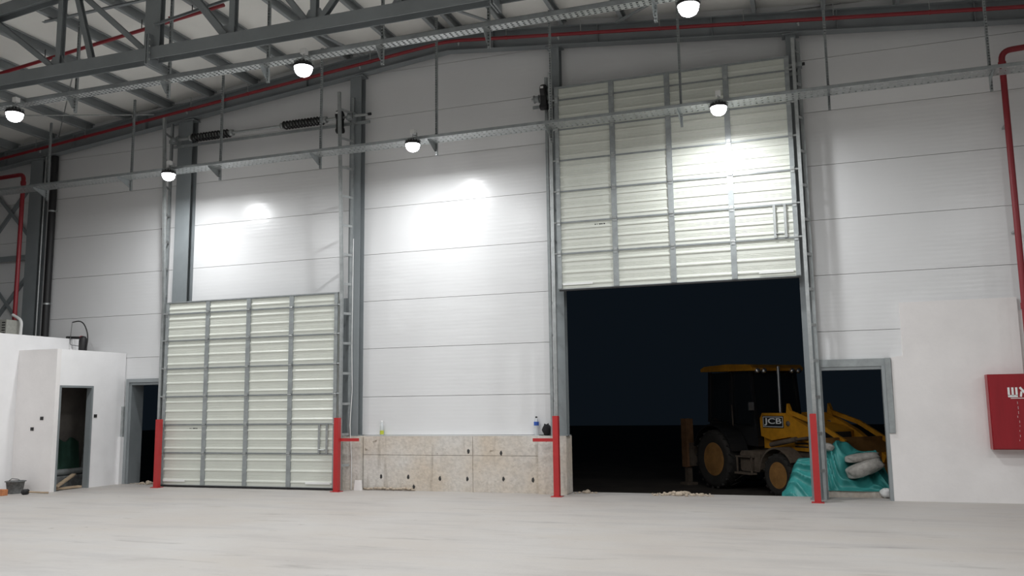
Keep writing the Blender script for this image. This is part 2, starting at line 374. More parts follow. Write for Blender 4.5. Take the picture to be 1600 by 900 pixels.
# ------------------------------------------------------------------ roof truss
TY = -5.45
tr = thing('roof_truss', 'grey steel roof truss with flat bottom chord above the lamps', 'truss', (RX, TY, 7.2))
ztop = lambda x: zb(x)+.0
ch = MB(); ch.hbeam((-18.5, TY, 7.315), (-9.72, TY, 7.315), .2, .2, .014, (0, 1, 0)); ch.build('bottom_chord', 'steel', tr)
ch = MB(); ch.hbeam((-9.66, TY, 7.315), (-3.86, TY, 7.315), .2, .2, .014, (0, 1, 0)); ch.build('bottom_chord', 'steel', tr)
ch = MB(); ch.hbeam((-3.80, TY, 7.315), (5.2, TY, 7.315), .2, .2, .014, (0, 1, 0)); ch.build('bottom_chord', 'steel', tr)
for a, b in ((-18.5, RX), (RX, 5.2)):
    ch = MB(); ch.hbeam((a, TY, zb(a)+.19), (b, TY, zb(b)+.19), .2, .2, .014, (0, 1, 0)); ch.build('top_chord', 'steel', tr)
vx = [-16.2, -14.1, -11.65, -8.17, -6.72, -5.3, -1.8, .5, 2.6]
for x in vx:
    MB().hbeam((x, TY, 7.41), (x, TY, zb(x)+.10), .1, .1, .01, (0, 1, 0)).build('vertical', 'steel', tr)
for x in (-9.69, -3.83):                               # bolted splices with doubled posts
    for dx in (-.075, .075):
        MB().hbeam((x+dx, TY, 7.25), (x+dx, TY, zb(x)+.10), .15, .11, .01, (0, 1, 0)).build('splice_post', 'steel', tr)
    for dx in (-.022, .022):
        g = MB().box(x+dx-.012, x+dx+.012, TY-.16, TY+.16, 7.12, 7.62).build('splice_plate', 'steel', tr)
        for k in range(4):
            MB().lathe([(.0, -.045), (.018, -.045), (.018, .045), (0, .045)], 6, (x, TY-.13, 7.2+k*.11), 'x').build('bolt', 'galv', g) if dx > 0 else None
dg = [(-13.2, -11.78), (-11.35, -10.95), (-11.3, -9.86), (-9.5, -8.3), (-8.1, -6.85), (-5.3, -6.6), (-3.95, -5.15), (-3.65, -2.0), (-1.2, -1.75), (.4, -1.6), (-15.9, -14.2), (-17.6, -16.3)]
for i, (xt, xbm) in enumerate(dg):
    w = .11 if i == 3 else .085
    MB().hbeam((xt, TY, zb(xt)+.1), (xbm, TY, 7.42), w, w, .01, (0, 1, 0)).build('diagonal', 'steel', tr)
for x in (-11.7, -8.25, -6.72, -5.25, -1.85):
    MB().prism([(x-.2, 7.415), (x+.2, 7.415), (x+.1, 7.60), (x-.1, 7.60)], TY-.006, TY+.006).build('gusset', 'steel', tr)

# thin wind bracing under the roof
def brace(p0, p1, w, label, m='steel'):
    o = MB().angle(p0, p1, w, .008).build('wind_brace', m); tag(o, label, 'brace'); return o
brace((-13.0, -4.6, zpur(-13)-.04), (-8.6, -4.8, zpur(-8.6)-.55), .06, 'thin grey angle brace slanting behind the truss verticals')
brace((-9.6, TY-.1, 7.75), (-8.65, -4.3, 8.75), .05, 'short thin angle brace rising from the doubled truss post')
o = MB().tube([(-17.2, -.3, zpur(-17.2)-.05), (-13.2, -3.6, zpur(-13.2)-.05)], .012, 6).build('tie_rod', 'galv'); tag(o, 'thin bright tie rod under the purlins near the downpipe column', 'rod')
o = MB().tube([(-14.3, -.3, zpur(-14.3)-.11), (-18.6, -3.2, zpur(-18.6)-.11)], .014, 6).build('tie_rod', 'galv'); tag(o, 'thin bright tie rod crossing the purlins beside the outermost lamp', 'rod')
o = MB().tube([(-9.0, -3.2, zpur(-9)-.03), (-7.0, -4.6, zpur(-7)-.03)], .008, 6).build('tie_rod', 'black'); tag(o, 'thin dark rod under the roof close to the ridge', 'rod')
for (xa, ya, xb_, yb2, lab) in ((-5.35, -.3, -6.6, -1.9, 'grey fly brace from the wall beam to the ridge purlin'), (-3.2, -.3, -2.0, -1.4, 'grey fly brace from the wall beam toward the raised door purlins'), (-8.75, -.3, -9.1, -2.0, 'grey fly brace above the column beside the closed door')):
    o = MB().bar((xa, ya, zb(xa)+.37), (xb_, yb2, zpur(xb_)-.03), .06, .03).build('fly_brace', 'steel_lt'); tag(o, lab, 'brace')

# X bracing of the far bay
xb = thing('cross_bracing', 'grey crossed steel angle bracing on the wall beyond the downpipe', 'bracing', (-20, -.1, 3))
for p0, p1 in (((-18.02, -.06, 7.55), (-21.9, -.06, 3.2)), ((-18.02, -.09, 5.75), (-20.6, -.09, 8.3)), ((-18.02, -.06, 5.15), (-21.9, -.06, 1.0)), ((-18.02, -.09, 3.4), (-20.6, -.09, 6.4-.2))):
    MB().angle(p0, p1, .09, .01).build('diagonal', 'steel', xb)
MB().bar((-18.02, -.12, 5.45), (-22.1, -.12, 5.45), .05, .13).build('rail', 'steel', xb)

# ------------------------------------------------------------------ pipes
def bend(pts, r, n=6):
    out = [Vector(pts[0])]
    for i in range(1, len(pts)-1):
        a, b, c = map(Vector, pts[i-1:i+2]); d0 = (a-b).normalized(); d1 = (c-b).normalized()
        for k in range(n+1):
            t = k/n; out.append((b+d0*r)*(1-t)**2+2*b*t*(1-t)+(b+d1*r)*t*t)
    return out+[Vector(pts[-1])]
def zpipe(x): return 9.19-.0985*abs(x+6.74)
p = thing('sprinkler_pipe', 'long red sprinkler pipe following the roof beam along the wall', 'pipe', (-6.74, -.36, zpipe(-6.74)))
MB().tube(bend([(-30, -.36, zpipe(-30)), (-6.74, -.36, zpipe(-6.74)), (13, -.36, zpipe(13))], .3), .036, 10).build('pipe_run', 'redpipe', p)
x = -19.4
while x < 6:
    MB().bar((x, -.36, zpipe(x)+.03), (x, -.36, zpur(x)+.04), .012, .012).build('hanger_rod', 'galv', p); MB().lathe([(.043, -.015), (.043, .015)], 12, (x, -.36, zpipe(x)), 'x').build('clamp', 'redpipe', p)
    x += 1.55
for x in (-17.7, -13.3, -8.8, -6.5, -4.35, .15):
    h = MB().lathe([(0, -.07), (.018, -.07), (.02, -.03), (.03, -.025), (.03, -.02), (.01, -.015), (.01, 0)], 10, (x, -.36, zpipe(x)-.036)); h.build('sprinkler_head', 'galv_d', p)
def zp2(x): return zpur(x)-.19
p = thing('sprinkler_pipe', 'red sprinkler branch pipe hung under the purlins behind the roof truss', 'pipe', (-12, -3.75, zp2(-12)))
MB().tube([(-24, -3.75, zp2(-24)), (-9.70, -3.75, zp2(-9.70))], .034, 10).build('pipe_run', 'redpipe', p)
for x in (-18.9, -17, -15.1, -13.9, -11.55, -10.4):
    MB().bar((x, -3.75, zp2(x)+.03), (x, -3.75, zpur(x)+.02), .012, .012).build('hanger_rod', 'black', p)
for x in (-13.55, -10.9):
    MB().lathe([(.012, .03), (.012, .07), (.035, .075), (.035, .085), (0, .09)], 10, (x, -3.75, zp2(x))).build('sprinkler_head', 'redpipe', p)
p = thing('fire_riser', 'red riser pipe with elbow beside the fire hose cabinet', 'pipe', (3.33, -.3, 0))
MB().tube(bend([(6.4, -.3, 7.62), (3.335, -.3, 7.46), (3.335, -.3, 2.062)], .16), .05, 12).build('pipe_run', 'redpipe', p)
for z in (7.22, 3.15): MB().lathe([(.062, -.05), (.062, .05)], 14, (3.335, -.3, z)).build('coupling', 'redpipe', p)
for z in (6.2, 4.4): MB().box(3.30, 3.37, -.27, -.003, z-.015, z+.015).build('wall_clip', 'galv', p)
p = thing('fire_riser', 'red riser pipe with elbow in front of the cross bracing', 'pipe', (-17.72, -.75, 3.3))
MB().tube(bend([(-24, -.75, 7.22), (-17.73, -.75, 7.36), (-17.73, -.75, 3.30)], .14), .05, 12).build('pipe_run', 'redpipe', p)
MB().lathe([(.062, -.04), (.062, .04)], 14, (-17.73, -.75, 7.14)).build('coupling', 'redpipe', p)
p = thing('downpipe', 'black vertical downpipe beside the corner column', 'pipe', (-17.46, -.12, 0))
MB().tube([(-17.46, -.12, .0), (-17.46, -.12, zb(-17.46)-.02)], .085, 14).build('pipe_run', 'black', p)
for z in (6.55, 4.25, 2.2): MB().lathe([(.093, -.02), (.093, .02)], 16, (-17.46, -.12, z)).box(-17.38, -17.30, -.14, -.10, z-.012, z+.012).build('clamp', 'galv', p)
o = MB().tube([(-17.64, -.215, 3.33), (-17.64, -.215, zb(-17.64)-.02)], .02, 8).build('conduit', 'galv'); tag(o, 'thin grey conduit between the corner column and black downpipe', 'conduit')

# ------------------------------------------------------------------ cable trays with hangers
def tray(y0, y1, z, struts, label, xa=-24, xb_=13, pf=.1, h=.055, solid=.045, cw=.055):
    t = thing('cable_tray', label, 'cable tray', (-6, (y0+y1)/2, z))
    MB().box(xa, xb_, y0, y0+.003, z, z+h).box(xa, xb_, y0, y0+.014, z+h-.003, z+h).build('side_rail', 'galv_d', t)
    MB().box(xa, xb_, y1-.003, y1, z, z+h).box(xa, xb_, y1-.014, y1, z+h-.003, z+h).build('side_rail', 'galv_d', t)
    b = MB(); w = y1-y0
    for k in range(4):
        c = y0+.003+(w-.006)*k/3; b.box(xa, xb_, max(y0+.003, c-w*cw), min(y1-.003, c+w*cw), z, z+.003)
    x = xa
    while x < xb_:
        b.box(x, x+solid, y0+.003, y1-.003, z+.0005, z+.0025); x += pf
    o = b.build('perforated_base', 'galv', t)
    for x in struts:
        s = MB(); zt = zpur(x)-.012; z0 = z-.24; yy = y1+.004
        s.box(x-.021, x-.013, yy, yy+.041, z0, zt).box(x+.013, x+.021, yy, yy+.041, z0, zt)
        s.box(x-.013, x+.013, yy+.037, yy+.041, z0, zt)
        zz = z0
        while zz < zt-.03: s.box(x-.013, x+.013, yy, yy+.003, zz, zz+.028); zz += .05
        hg = s.build('hanger_strut', 'galv_d', t)
        br = MB(); br.prism([(y0+.02, z-.002), (y1+.003, z-.002), (y1+.003, z-.17), (y1-.03, z-.17), (y0+.02, z-.03)], x-.024, x-.020, 'yz'); br.box(x-.024, x+.02, y0+.02, y1, z-.006, z-.001)
        br.build('bracket', 'galv_d', t)
    return t
S1 = [-19.1, -16.65, -14.2, -11.8, -9.32, -6.7, -4.34, -1.92, .56, 3.0, 5.45, 8, 10.6]
tray(-1.42, -1.05, 6.79, S1, 'galvanised cable tray carrying the lamps in front of the doors', solid=.07, cw=.11)
S2 = [-19.2, -16.8, -14.2, -11.72, -9.75, -7.83, -5.81, -4.1, -1.7, .8, 3.2, 5.6, 8, 10.6]
tray(-5.2, -5.03, 7.0, S2, 'perforated cable tray carrying the lamps under the roof truss', h=.075, solid=.05, pf=.085, cw=.07)

# ------------------------------------------------------------------ high bay lamps
def lamp_proto():
    r = thing('high_bay_lamp', 'round LED high bay lamp', 'lamp', (0, 0, 0)); r.scale = (1.08,)*3
    MB().lathe([(0, .15), (.045, .15), (.05, .13), (.105, .115), (.125, .095), (.138, .075), (.143, .045), (.135, .04), (.128, .045)], 28).build('housing', 'black', r, True)
    fn = MB()
    for k in range(16):
        a = 2*PI*k/16; c, s = math.cos(a), math.sin(a)
        fn.bar((.05*c, .05*s, .125), (.13*c, .13*s, .10), .005, .04)
    fn.build('heat_sink', 'galv_d', r, True)
    MB().lathe([(.0, -.085), (.05, -.078), (.09, -.055), (.115, -.015), (.126, .043)], 28).build('lens', 'lens', r, True)
    MB().tube([(-.14, 0, .06), (-.150, 0, .10), (-.06, 0, .175), (0, 0, .185), (.06, 0, .175), (.150, 0, .10), (.14, 0, .06)], .006, 6).build('bail', 'galv', r, True)
    MB().bar((0, 0, .15), (0, 0, HOOK-.03), .012, .012).build('hook', 'galv', r, True)
    MB().box(-.04, .04, -.03, .05, HOOK-.03, HOOK+.045).build('junction_box', 'white', r, True)
    MB().box(-.015, .015, .05, .154, HOOK-.045, HOOK+.03).build('rail_clip', 'galv', r, True)
    ld = bpy.data.lights.new('lamp_light', 'AREA'); ld.shape = 'DISK'; ld.size = .2; ld.energy = LAMP_W; ld.color = LAMP_COL
    lo = bpy.data.objects.new('lamp_light', ld); COL.objects.link(lo); lo.parent = r; lo.location = (0, 0, -.09)
    return r
HOOK = .27
LX = [-12.68, -6.95, -1.22, 4.5, 10.2]
names = {(-12.68, 0): 'lit round lamp under the front tray beside the closed door column', (-6.95, 0): 'lit round lamp under the front tray facing the bare panel bay', (-1.22, 0): 'lit round lamp under the front tray before the raised door',
         (-12.68, 1): 'lit round lamp under the truss tray nearest the downpipe', (-6.95, 1): 'lit round lamp under the truss tray before the torsion springs', (-1.22, 1): 'lit round lamp under the truss tray above the raised door'}
proto = lamp_proto(); first = True
for ri, y in enumerate((-1.584, -5.365, -9.5, -13.6, -17.7)):  # back rows and far right column hang out of view, added for brightness
    for x in LX:
        if (ri == 0 and x > 4) or (ri == 1 and 4 < x < 9): continue          # lamps left out to dim the wall right of the raised door
        o = proto if first else copy_tree(proto); first = False
        o.location = (x, y, 6.59 if ri == 0 else 6.70)
        if (x, ri) in names: o['label'] = names[(x, ri)]; o['group'] = 'lit high bay lamps near the doors'
        else: o['label'] = 'round LED high bay lamp added out of view to light the hall away from the two sectional doors'; o['group'] = 'unseen high bay lamps added to light the hall'

# ------------------------------------------------------------------ sectional doors
SEC = [(.0, .685), (.69, 1.29), (1.295, 1.90), (1.905, 2.515), (2.52, 3.135), (3.14, 3.735), (3.74, 3.985)]
def sheet_profile(z0, z1):
    # (depth, z) polyline of the lined sheet: fine stripes with three bold ribs
    pts = [(0, z0)]; h = z1-z0; n = max(1, round(h/.2)); p_ = h/n
    for k in range(n):
        b = z0+k*p_
        pts += [(0, b+p_*.30), (-.016, b+p_*.36), (-.016, b+p_*.46), (0, b+p_*.56)]
        for q in (.68, .80, .92): pts += [(0, b+p_*q-.006), (.006, b+p_*q), (0, b+p_*q+.006)]
    pts.append((0, z1)); return pts
def sect_door(xl, xr, y, zbase, label):
    d = thing('sectional_door', label, 'door', ((xl+xr)/2, y, zbase))
    sx = [xl+.04, xl+(xr-xl)*.2575, xl+(xr-xl)*.50, xl+(xr-xl)*.745, xr-.04]
    for i, (a, b) in enumerate(SEC):
        a += zbase; b += zbase
        pf = sheet_profile(a+.012, b-.012); m = MB(); n = len(pf)
        A = [(xl, y+dy, z) for dy, z in pf]; B = [(xr, y+dy, z) for dy, z in pf]
        m.add(A+B, [(k, n+k, n+k+1, k+1) for k in range(n-1)])
        m.box(xl, xr, y+.012, y+.04, a, b)
        s = m.build('section', 'doorsheet', d)
        MB().box(xl, xr, y-.022, y+.012, b-.014, b).box(xl, xr, y-.012, y+.012, a, a+.012).build('section_rail', 'galv_d', s)
        for j, x in enumerate(sx):
            w = .04 if j in (0, 4) else .05
            MB().box(x-w, x+w, y-.03, y+.0, a+.013, b-.015).build('stile', 'galv_d', s)
            if i: MB().box(x-.03, x+.03, y-.04, y-.03, a-.06, a+.05).tube([(x-.04, y-.045, a-.004), (x+.04, y-.045, a-.004)], .011, 6).build('hinge', 'galv', s)
        if i:
            for x in (xl-.005, xr+.005):
                sgn = -1 if x < (xl+xr)/2 else 1
                MB().tube([(x, y-.02, a), (x+sgn*.06, y-.02, a)], .02, 8).build('roller', 'galv', s)
    z1 = zbase+SEC[1][0]; xh = xr-.30
    for dx in (-.09, .09):
        MB().box(xh+dx-.022, xh+dx+.022, y-.045, y-.022, z1+.0, z1+.60).build('lock_bar', 'galv', d)
    MB().tube([(xh-.08, y-.05, z1+.08), (xh+.05, y-.05, z1+.07)], .014, 8).build('latch', 'galv', d)
    for xa, xc in ((xl+.10, xl+.68), (xr-.70, xr-.12)):
        MB().box(xa, xc, y-.034, y-.0305, zbase+.075, zbase+.115).build('white_strip', 'tape', d)
    MB().box(xl+.02, xr-.02, y-.01, y+.03, zbase-.03, zbase).build('bottom_seal', 'black', d)
    mk = MB()
    for k, w in enumerate((.02, .01, .035, .025, .03)): mk.box(xl+.74+k*.042, xl+.74+k*.042+w, y-.0015, y-.0005, zbase+1.20, zbase+1.222)
    mk.build('stencil_mark', 'black', d)
    MB().box(xl, xr, y-.03, y+.04, zbase+3.985, zbase+4.005).build('top_rail', 'galv_d', d)
    return d
DY = -.43
sect_door(-13.58, -9.20, DY, .045, 'closed sectional door reaching the floor, beside the dark side doorway')
sect_door(-4.44, -.055, DY, 3.83, 'raised sectional door hanging above the open dark gateway')

def track(x, sgn, lean, label, ztop_=8.15):
    t = thing('door_track', label, 'door track', (x, DY, 0))
    pts = [(x, DY-.02, 0.002), (x, DY-.02, 4.0), (x, DY-.02-lean, ztop_)]
    for a, b in zip(pts, pts[1:]):
        MB().sweep(a, b, [(-.03, -.028), (.03, -.028), (.03, -.024), (-.026, -.024), (-.026, .024), (.03, .024), (.03, .028), (-.03, .028)], (0, 1, 0)).build('rail', 'galv', t)
    xo = x+sgn*.12; zs = 1.085 if x in (-9.11, -4.52) else .002
    MB().angle((xo, -.262, zs), (xo, -.262, ztop_), .055, .006, (0, 1, 0)).build('wall_angle', 'galv_d', t)
    z = .5
    while z < ztop_:
        yy = DY-.02-(lean*(z-4)/(ztop_-4) if z > 4 else 0)
        MB().bar((x, yy+.03, z), (xo, -.235 if z > zs else -.28, z), .012, .05).build('standoff', 'galv', t)
        z += .62
    MB().box(min(x, xo)-.02, max(x, xo)+.02, -.34, -.20, ztop_-.5, ztop_-.42).build('top_bracket', 'galv_d', t)
    return t
track(-13.66, -1, .22, 'galvanised track of the closed door, beside the dark side doorway', 8.3)
track(-9.11, 1, .22, 'galvanised track of the closed door, beside the concrete plinth', 8.3)
track(-4.52, -1, 0, 'galvanised track of the raised door, beside the concrete plinth')
track(.03, 1, 0, 'galvanised track of the raised door, beside the doorway with sacks')

def spring_shaft(xa, xb_, z, springs, hoist_x, label, R=.10, hz=0):
    y = -.30
    s = thing('spring_shaft', label, 'spring shaft', ((xa+xb_)/2, y, z))
    MB().tube([(xa, y, z), (xb_, y, z)], .03, 10).build('shaft', 'galv', s)
    MB().box(xa, xb_, -.245, -.205, z-.17, z-.11).build('mounting_rail', 'galv_d', s)
    for a, b in springs:
        n = int((b-a)/.075); pts = []
        for k in range(n*10+1):
            t = k/10*2*PI; pts.append((a+(b-a)*k/(n*10), y+(R-.02)*math.cos(t), z+(R-.02)*math.sin(t)))
        sp = MB().tube(pts, .021, 6).build('spring', 'black', s)
        MB().lathe([(.03, -.04), (.075, -.04), (.075, .04), (.03, .04)], 12, (b+.05, y, z), 'x').build('winding_cone', 'galv', sp)
        MB().lathe([(.03, -.03), (.07, -.03), (.07, .02), (.03, .02)], 12, (a-.03, y, z), 'x').build('stationary_cone', 'galv', sp)
    for x in (xa+.10, xb_-.42):
        MB().lathe([(.03, -.05), (.08, -.05), (.083, -.04), (.065, -.03), (.065, .03), (.083, .05), (.083, .06), (.03, .06)], 18, (x, y, z), 'x').build('cable_drum', 'galv_d', s)
        MB().box(x+.09, x+.10, y-.06, -.205, z-.17, z+.08).build('bearing_plate', 'galv_d', s)
    if hoist_x is not None:
        h = MB().lathe([(0, -.05), (.12, -.05), (.13, -.02), (.13, .02), (.12, .05), (0, .05)], 16, (hoist_x, y-.06, z+.02+hz), 'x')
        h.box(hoist_x-.055, hoist_x+.055, y-.12, y+.02, z-.30+hz, z-.02+hz)
        ho = h.build('chain_hoist', 'black', s)
        MB().lathe([(0, -.09), (.06, -.09), (.07, -.05), (.07, .07), (0, .08)], 14, (hoist_x+.01, y-.05, z-.30+hz), 'x').build('gear_motor', 'black', ho)
        MB().box(hoist_x-.03, hoist_x+.03, y-.20, y-.185, z+.03+hz, z+.07+hz).build('data_plate', 'white', ho)
    MB().lathe([(0, 0), (.03, 0), (.03, .07), (0, .07)], 10, (xb_, y, z), 'x').build('end_cap', 'black', s)
    return s
spring_shaft(-13.75, -8.62, 7.87, [(-13.18, -12.15), (-10.72, -9.72)], -9.27, 'torsion spring shaft with black coil springs over the closed door')
spring_shaft(-4.95, .15, 7.70, [(-3.9, -2.9), (-1.9, -.9)], -4.68, 'torsion spring shaft with black chain hoist behind the raised door', .066, .11)

for nm, (a, b, z0) in {'trim_3': (-9.24, -8.99, 1.085), 'trim_4': (-13.74, -13.62, 0)}.items():
    struct(MB().box(a, b, -.19, .10, z0, 3.945).build(nm, 'steel'))
o = MB().tube([(-8.98, -.225, 5.2), (-8.99, -.225, 3.0), (-8.965, -.235, 2.0), (-8.98, -.285, 1.3), (-8.93, -.285, .6), (-8.935, -.285, .012)], .009, 6).build('hanging_cable', 'white')
tag(o, 'thin white cable running down the column onto the floor beside the plinth', 'cable')

# ------------------------------------------------------------------ red guard posts
def post(x, y, arm, label):
    p = thing('guard_post', label, 'guard post', (x, y, 0))
    MB().box(x-.052, x+.052, y-.052, y+.052, .012, 1.46, .006).build('post', 'red', p)
    MB().box(x-.10, x+.10, y-.09, y+.09, .0, .012).build('foot_plate', 'red', p)
    if arm: MB().box(min(x+arm*.052, x+arm*.46), max(x+arm*.052, x+arm*.46), y+.02, y+.07, .99, 1.05).build('arm', 'red', p)
    for z in (.35, .7, 1.05): MB().lathe([(.012, -.004), (.012, 0)], 6, (x, y-.052, z), 'y').build('bolt', 'red', p)
post(-13.50, -.62, 0, 'red steel guard post beside the dark side doorway')
post(-9.075, -.62, 1, 'red steel guard post where the closed door meets the plinth')
post(-4.49, -.62, -1, 'red steel guard post where the plinth meets the open gateway')
post(0.0, -.62, 0, 'red steel guard post between the open gateway and sack doorway')

# ------------------------------------------------------------------ fire hose cabinet
c = thing('fire_cabinet', 'red metal fire hose cabinet with white lettering on white plaster wall', 'cabinet', (3.1, -.2, .86))
cx0, cx1, cy, cz0, cz1 = 2.70, 3.52, -.35, .86, 2.06
MB().box(cx0, cx1, cy+.03, -.102, cz0, cz1).build('body', 'redbox', c)
dr = MB().box(cx0+.012, cx1-.012, cy, cy+.028, cz0+.015, cz1-.015, .008).build('door', 'redbox', c)
MB().tube([(cx1-.08, cy-.002, 1.45), (cx1-.08, cy-.03, 1.45), (cx1-.08, cy-.03, 1.57), (cx1-.08, cy-.002, 1.57)], .008, 6).build('handle', 'chrome', dr)
lt = MB(); yA, yB_ = cy-.004, cy-.0005
lx, lz, H = 2.985, 1.695, .15                           # the word for fire, right-to-left: aleph, shin
def stroke(a, b, w=.03):
    a = Vector((a[0], 0, a[1])); b = Vector((b[0], 0, b[1])); d = (b-a).normalized(); n_ = Vector((-d.z, 0, d.x))*w/2
    lt.prism([((a-n_).x, (a-n_).z), ((b-n_).x, (b-n_).z), ((b+n_).x, (b+n_).z), ((a+n_).x, (a+n_).z)], yA, yB_)
for dx in (0, .055, .11): stroke((lx+dx, lz+.02), (lx+dx, lz+H))
stroke((lx-.015, lz+.012), (lx+.125, lz+.012), .034)
stroke((lx+.16, lz+H), (lx+.27, lz), .032); stroke((lx+.165, lz), (lx+.18, lz+.085), .03); stroke((lx+.265, lz+H), (lx+.24, lz+.06), .03)
lt.build('lettering', 'tape', dr)
MB().box(lx+.02, lx+.22, yA, yB_, lz-.028, lz-.018).build('small_print', 'tape', dr)
sc = MB()
rr = random.Random(5)
for k in range(9):
    z = 1.62-k*.075; x = 3.09+rr.uniform(-.012, .012); sc.box(x, x+.004, yA+.002, yB_, z-rr.uniform(.015, .05), z)
sc.build('scratch', 'white', dr)

# ------------------------------------------------------------------ things on the ledge
def bottle(name, x, y, z, h, lab_m, zl, label, cap):
    b = thing(name, label, 'bottle', (x, y, z)); r = h*.135
    MB().lathe([(0, 0), (r*.8, 0), (r, h*.03), (r, h*.28), (r*.93, h*.32), (r, h*.36), (r, h*.62), (r*.85, h*.72), (r*.4, h*.88), (r*.36, h*.94), (0, h*.94)], 18, (x, y, z)).build('body', 'pet', b)
    MB().lathe([(r*1.02, h*zl[0]), (r*1.02, h*zl[1])], 18, (x, y, z)).build('label_band', lab_m, b)
    MB().lathe([(r*.44, h*.92), (r*.44, h), (0, h)], 12, (x, y, z)).build('cap', cap, b)
bottle('soda_bottle', -8.36, -.07, 1.086, .30, 'greenlabel', (.08, .34), 'small clear bottle with yellow-green label on the concrete ledge', 'white')
bottle('water_bottle', -4.98-.06, -.07, 1.086, .36, 'bluelabel', (.52, .72), 'tall clear water bottle with blue label on the ledge', 'black')
bg = thing('bag', 'small black cloth bag on the ledge beside the water bottle', 'bag', (-4.80, -.12, 1.086))
MB().blob((-4.82, -.12, 1.192), (.085, .07, .098), 16, 10, .10, .8, 4).build('pouch', 'cloth', bg)
MB().blob((-4.70, -.13, 1.138), (.05, .05, .044), 12, 8, .12, .8, 6).build('side_pocket', 'cloth', bg)
MB().tube([(-4.87, -.12, 1.25), (-4.86, -.12, 1.30), (-4.82, -.12, 1.28), (-4.79, -.12, 1.31), (-4.775, -.12, 1.25)], .012, 6).build('strap', 'cloth', bg)

# ------------------------------------------------------------------ little room and its clutter
for (nm, x, y, z, ax) in (('y', -15.72+.35, -1.972, 1.52, 'y'), ('y', -15.72+.10, -1.972, 1.30, 'y'), ('x', X2+.002, -.86, 1.55, 'x')):
    lab = {1.52: 'black electrical back box in the room front wall, higher one', 1.30: 'black electrical back box in the room front wall, lower one', 1.55: 'black electrical back box beside the small room doorway'}[z]
    b = thing('back_box', lab, 'electrical box', (x, y, z))
    if ax == 'y':
        MB().box(x-.04, x+.04, y-.012, y, z-.035, z+.035).build('rim', 'black', b); MB().box(x-.028, x+.028, y-.014, y-.012, z-.024, z+.024).build('knockout', 'slot', b)
    else:
        MB().box(x, x+.012, y-.04, y+.04, z-.035, z+.035).build('rim', 'black', b); MB().box(x+.012, x+.014, y-.028, y+.028, z-.024, z+.024).build('knockout', 'slot', b)
o = MB().bar((-15.12, -1.75, .085), (-15.52, -.9, .28), .09, .03).build('plank', 'wood'); tag(o, 'bare wooden plank lying across the small room doorway', 'plank')
o = MB().bar((-15.25, -1.82, .035), (-15.22, -1.02, .035), .12, .04).build('plank', 'wood'); tag(o, 'bare wooden plank flat on the small room threshold', 'plank')
o = MB().tube([(-15.74, -1.75, .325), (-15.78, -.45, .325)], .07, 12).build('pipe_offcut', 'galv'); tag(o, 'grey pipe offcut stored inside the small room', 'pipe')
o = MB().box(-15.92, -15.62, -1.78, -.2, .0, .25, .02).build('crate', 'tub'); tag(o, 'dark low crate carrying the pipe offcut in the small room', 'crate')
gs = MB(); n = 12
A = [(-15.97+.02*math.sin(k*1.7), -1.0+k*.06, .26) for k in range(n)]; B = [(-16.05+.02*math.sin(k*1.3+1), -1.0+k*.06, 1.02+.05*math.sin(k)) for k in range(n)]
gs.add(A+B+[(x+.03, y, z) for x, y, z in A+B], [(k, k+1, n+k+1, n+k) for k in range(n-1)]+[(2*n+k, 3*n+k, 3*n+k+1, 2*n+k+1) for k in range(n-1)]+[(n+k, n+k+1, 3*n+k+1, 3*n+k) for k in range(n-1)], True)
tag(gs.build('green_sheet', 'greensheet'), 'green sheet leaning against the inside wall of the small room', 'sheet')
o = MB().prism([(-.35, .25), (-.30, .25), (-.22, 1.7), (-.27, 1.7)], -15.9, -15.4, 'yz').build('leaning_board', 'tub'); tag(o, 'dirty grey board leaning inside the small room', 'board')

# on top of the little room and plaster wall
v = thing('pump_unit', 'black pump cylinder with hose on the roof of the small room', 'pump', (-15.75, -.62, 2.98))
MB().lathe([(0, 2.981), (.085, 2.981), (.09, 3.0), (.09, 3.26), (.075, 3.32), (.05, 3.36), (0, 3.37)], 16, (-15.75, -.62, 0)).build('cylinder', 'black', v)
MB().tube(bend([(-15.66, -.62, 3.0), (-15.60, -.62, 3.40), (-15.80, -.62, 3.74), (-16.10, -.62, 3.70)], .18), .014, 8).build('hose', 'black', v)
MB().tube(bend([(-15.78, -.62, 3.33), (-16.0, -.62, 3.34), (-16.24, -.62, 3.355)], .05), .03, 8).build('pipe', 'black', v)
MB().tube(bend([(-16.06, -.66, 3.70), (-16.10, -.66, 3.18), (-15.84, -.66, 3.14)], .06), .008, 6).build('wire', 'tub', v)
MB().lathe([(.04, -.015), (.04, .015)], 10, (-15.80, -.62, 3.34), 'x').build('valve', 'redpipe', v)
def acunit(x0, x1, lab):
    a = thing('condenser', lab, 'air conditioner', ((x0+x1)/2, -1.0, 3.33))
    MB().box(x0, x1, -1.2, -.85, 3.325, 3.78, .015).build('casing', 'ac', a)
    for k in range(6): MB().box(x1-.13, x1-.03, -1.206, -1.2, 3.40+k*.06, 3.425+k*.06).build('vent_slat', 'slot', a)
    return a
acs = []
struct(MB().box(-19.5, X0-.15, -1.6, -.35, 3.20, 3.322).build('ceiling_annex', 'plaster'))
acunit(-18.35, -17.90, 'beige condenser box on the annex roof, farther from the riser pipe'); acunit(-17.86, -17.45, 'beige condenser box on the annex roof beside the red riser pipe')
o = MB().tube(bend([(-17.35, -.9, 3.324), (-17.33, -.9, 3.78), (-17.62, -.9, 3.92)], .12), .035, 10).build('vent_pipe', 'white'); tag(o, 'bent white plastic pipe standing beside the red riser', 'pipe')

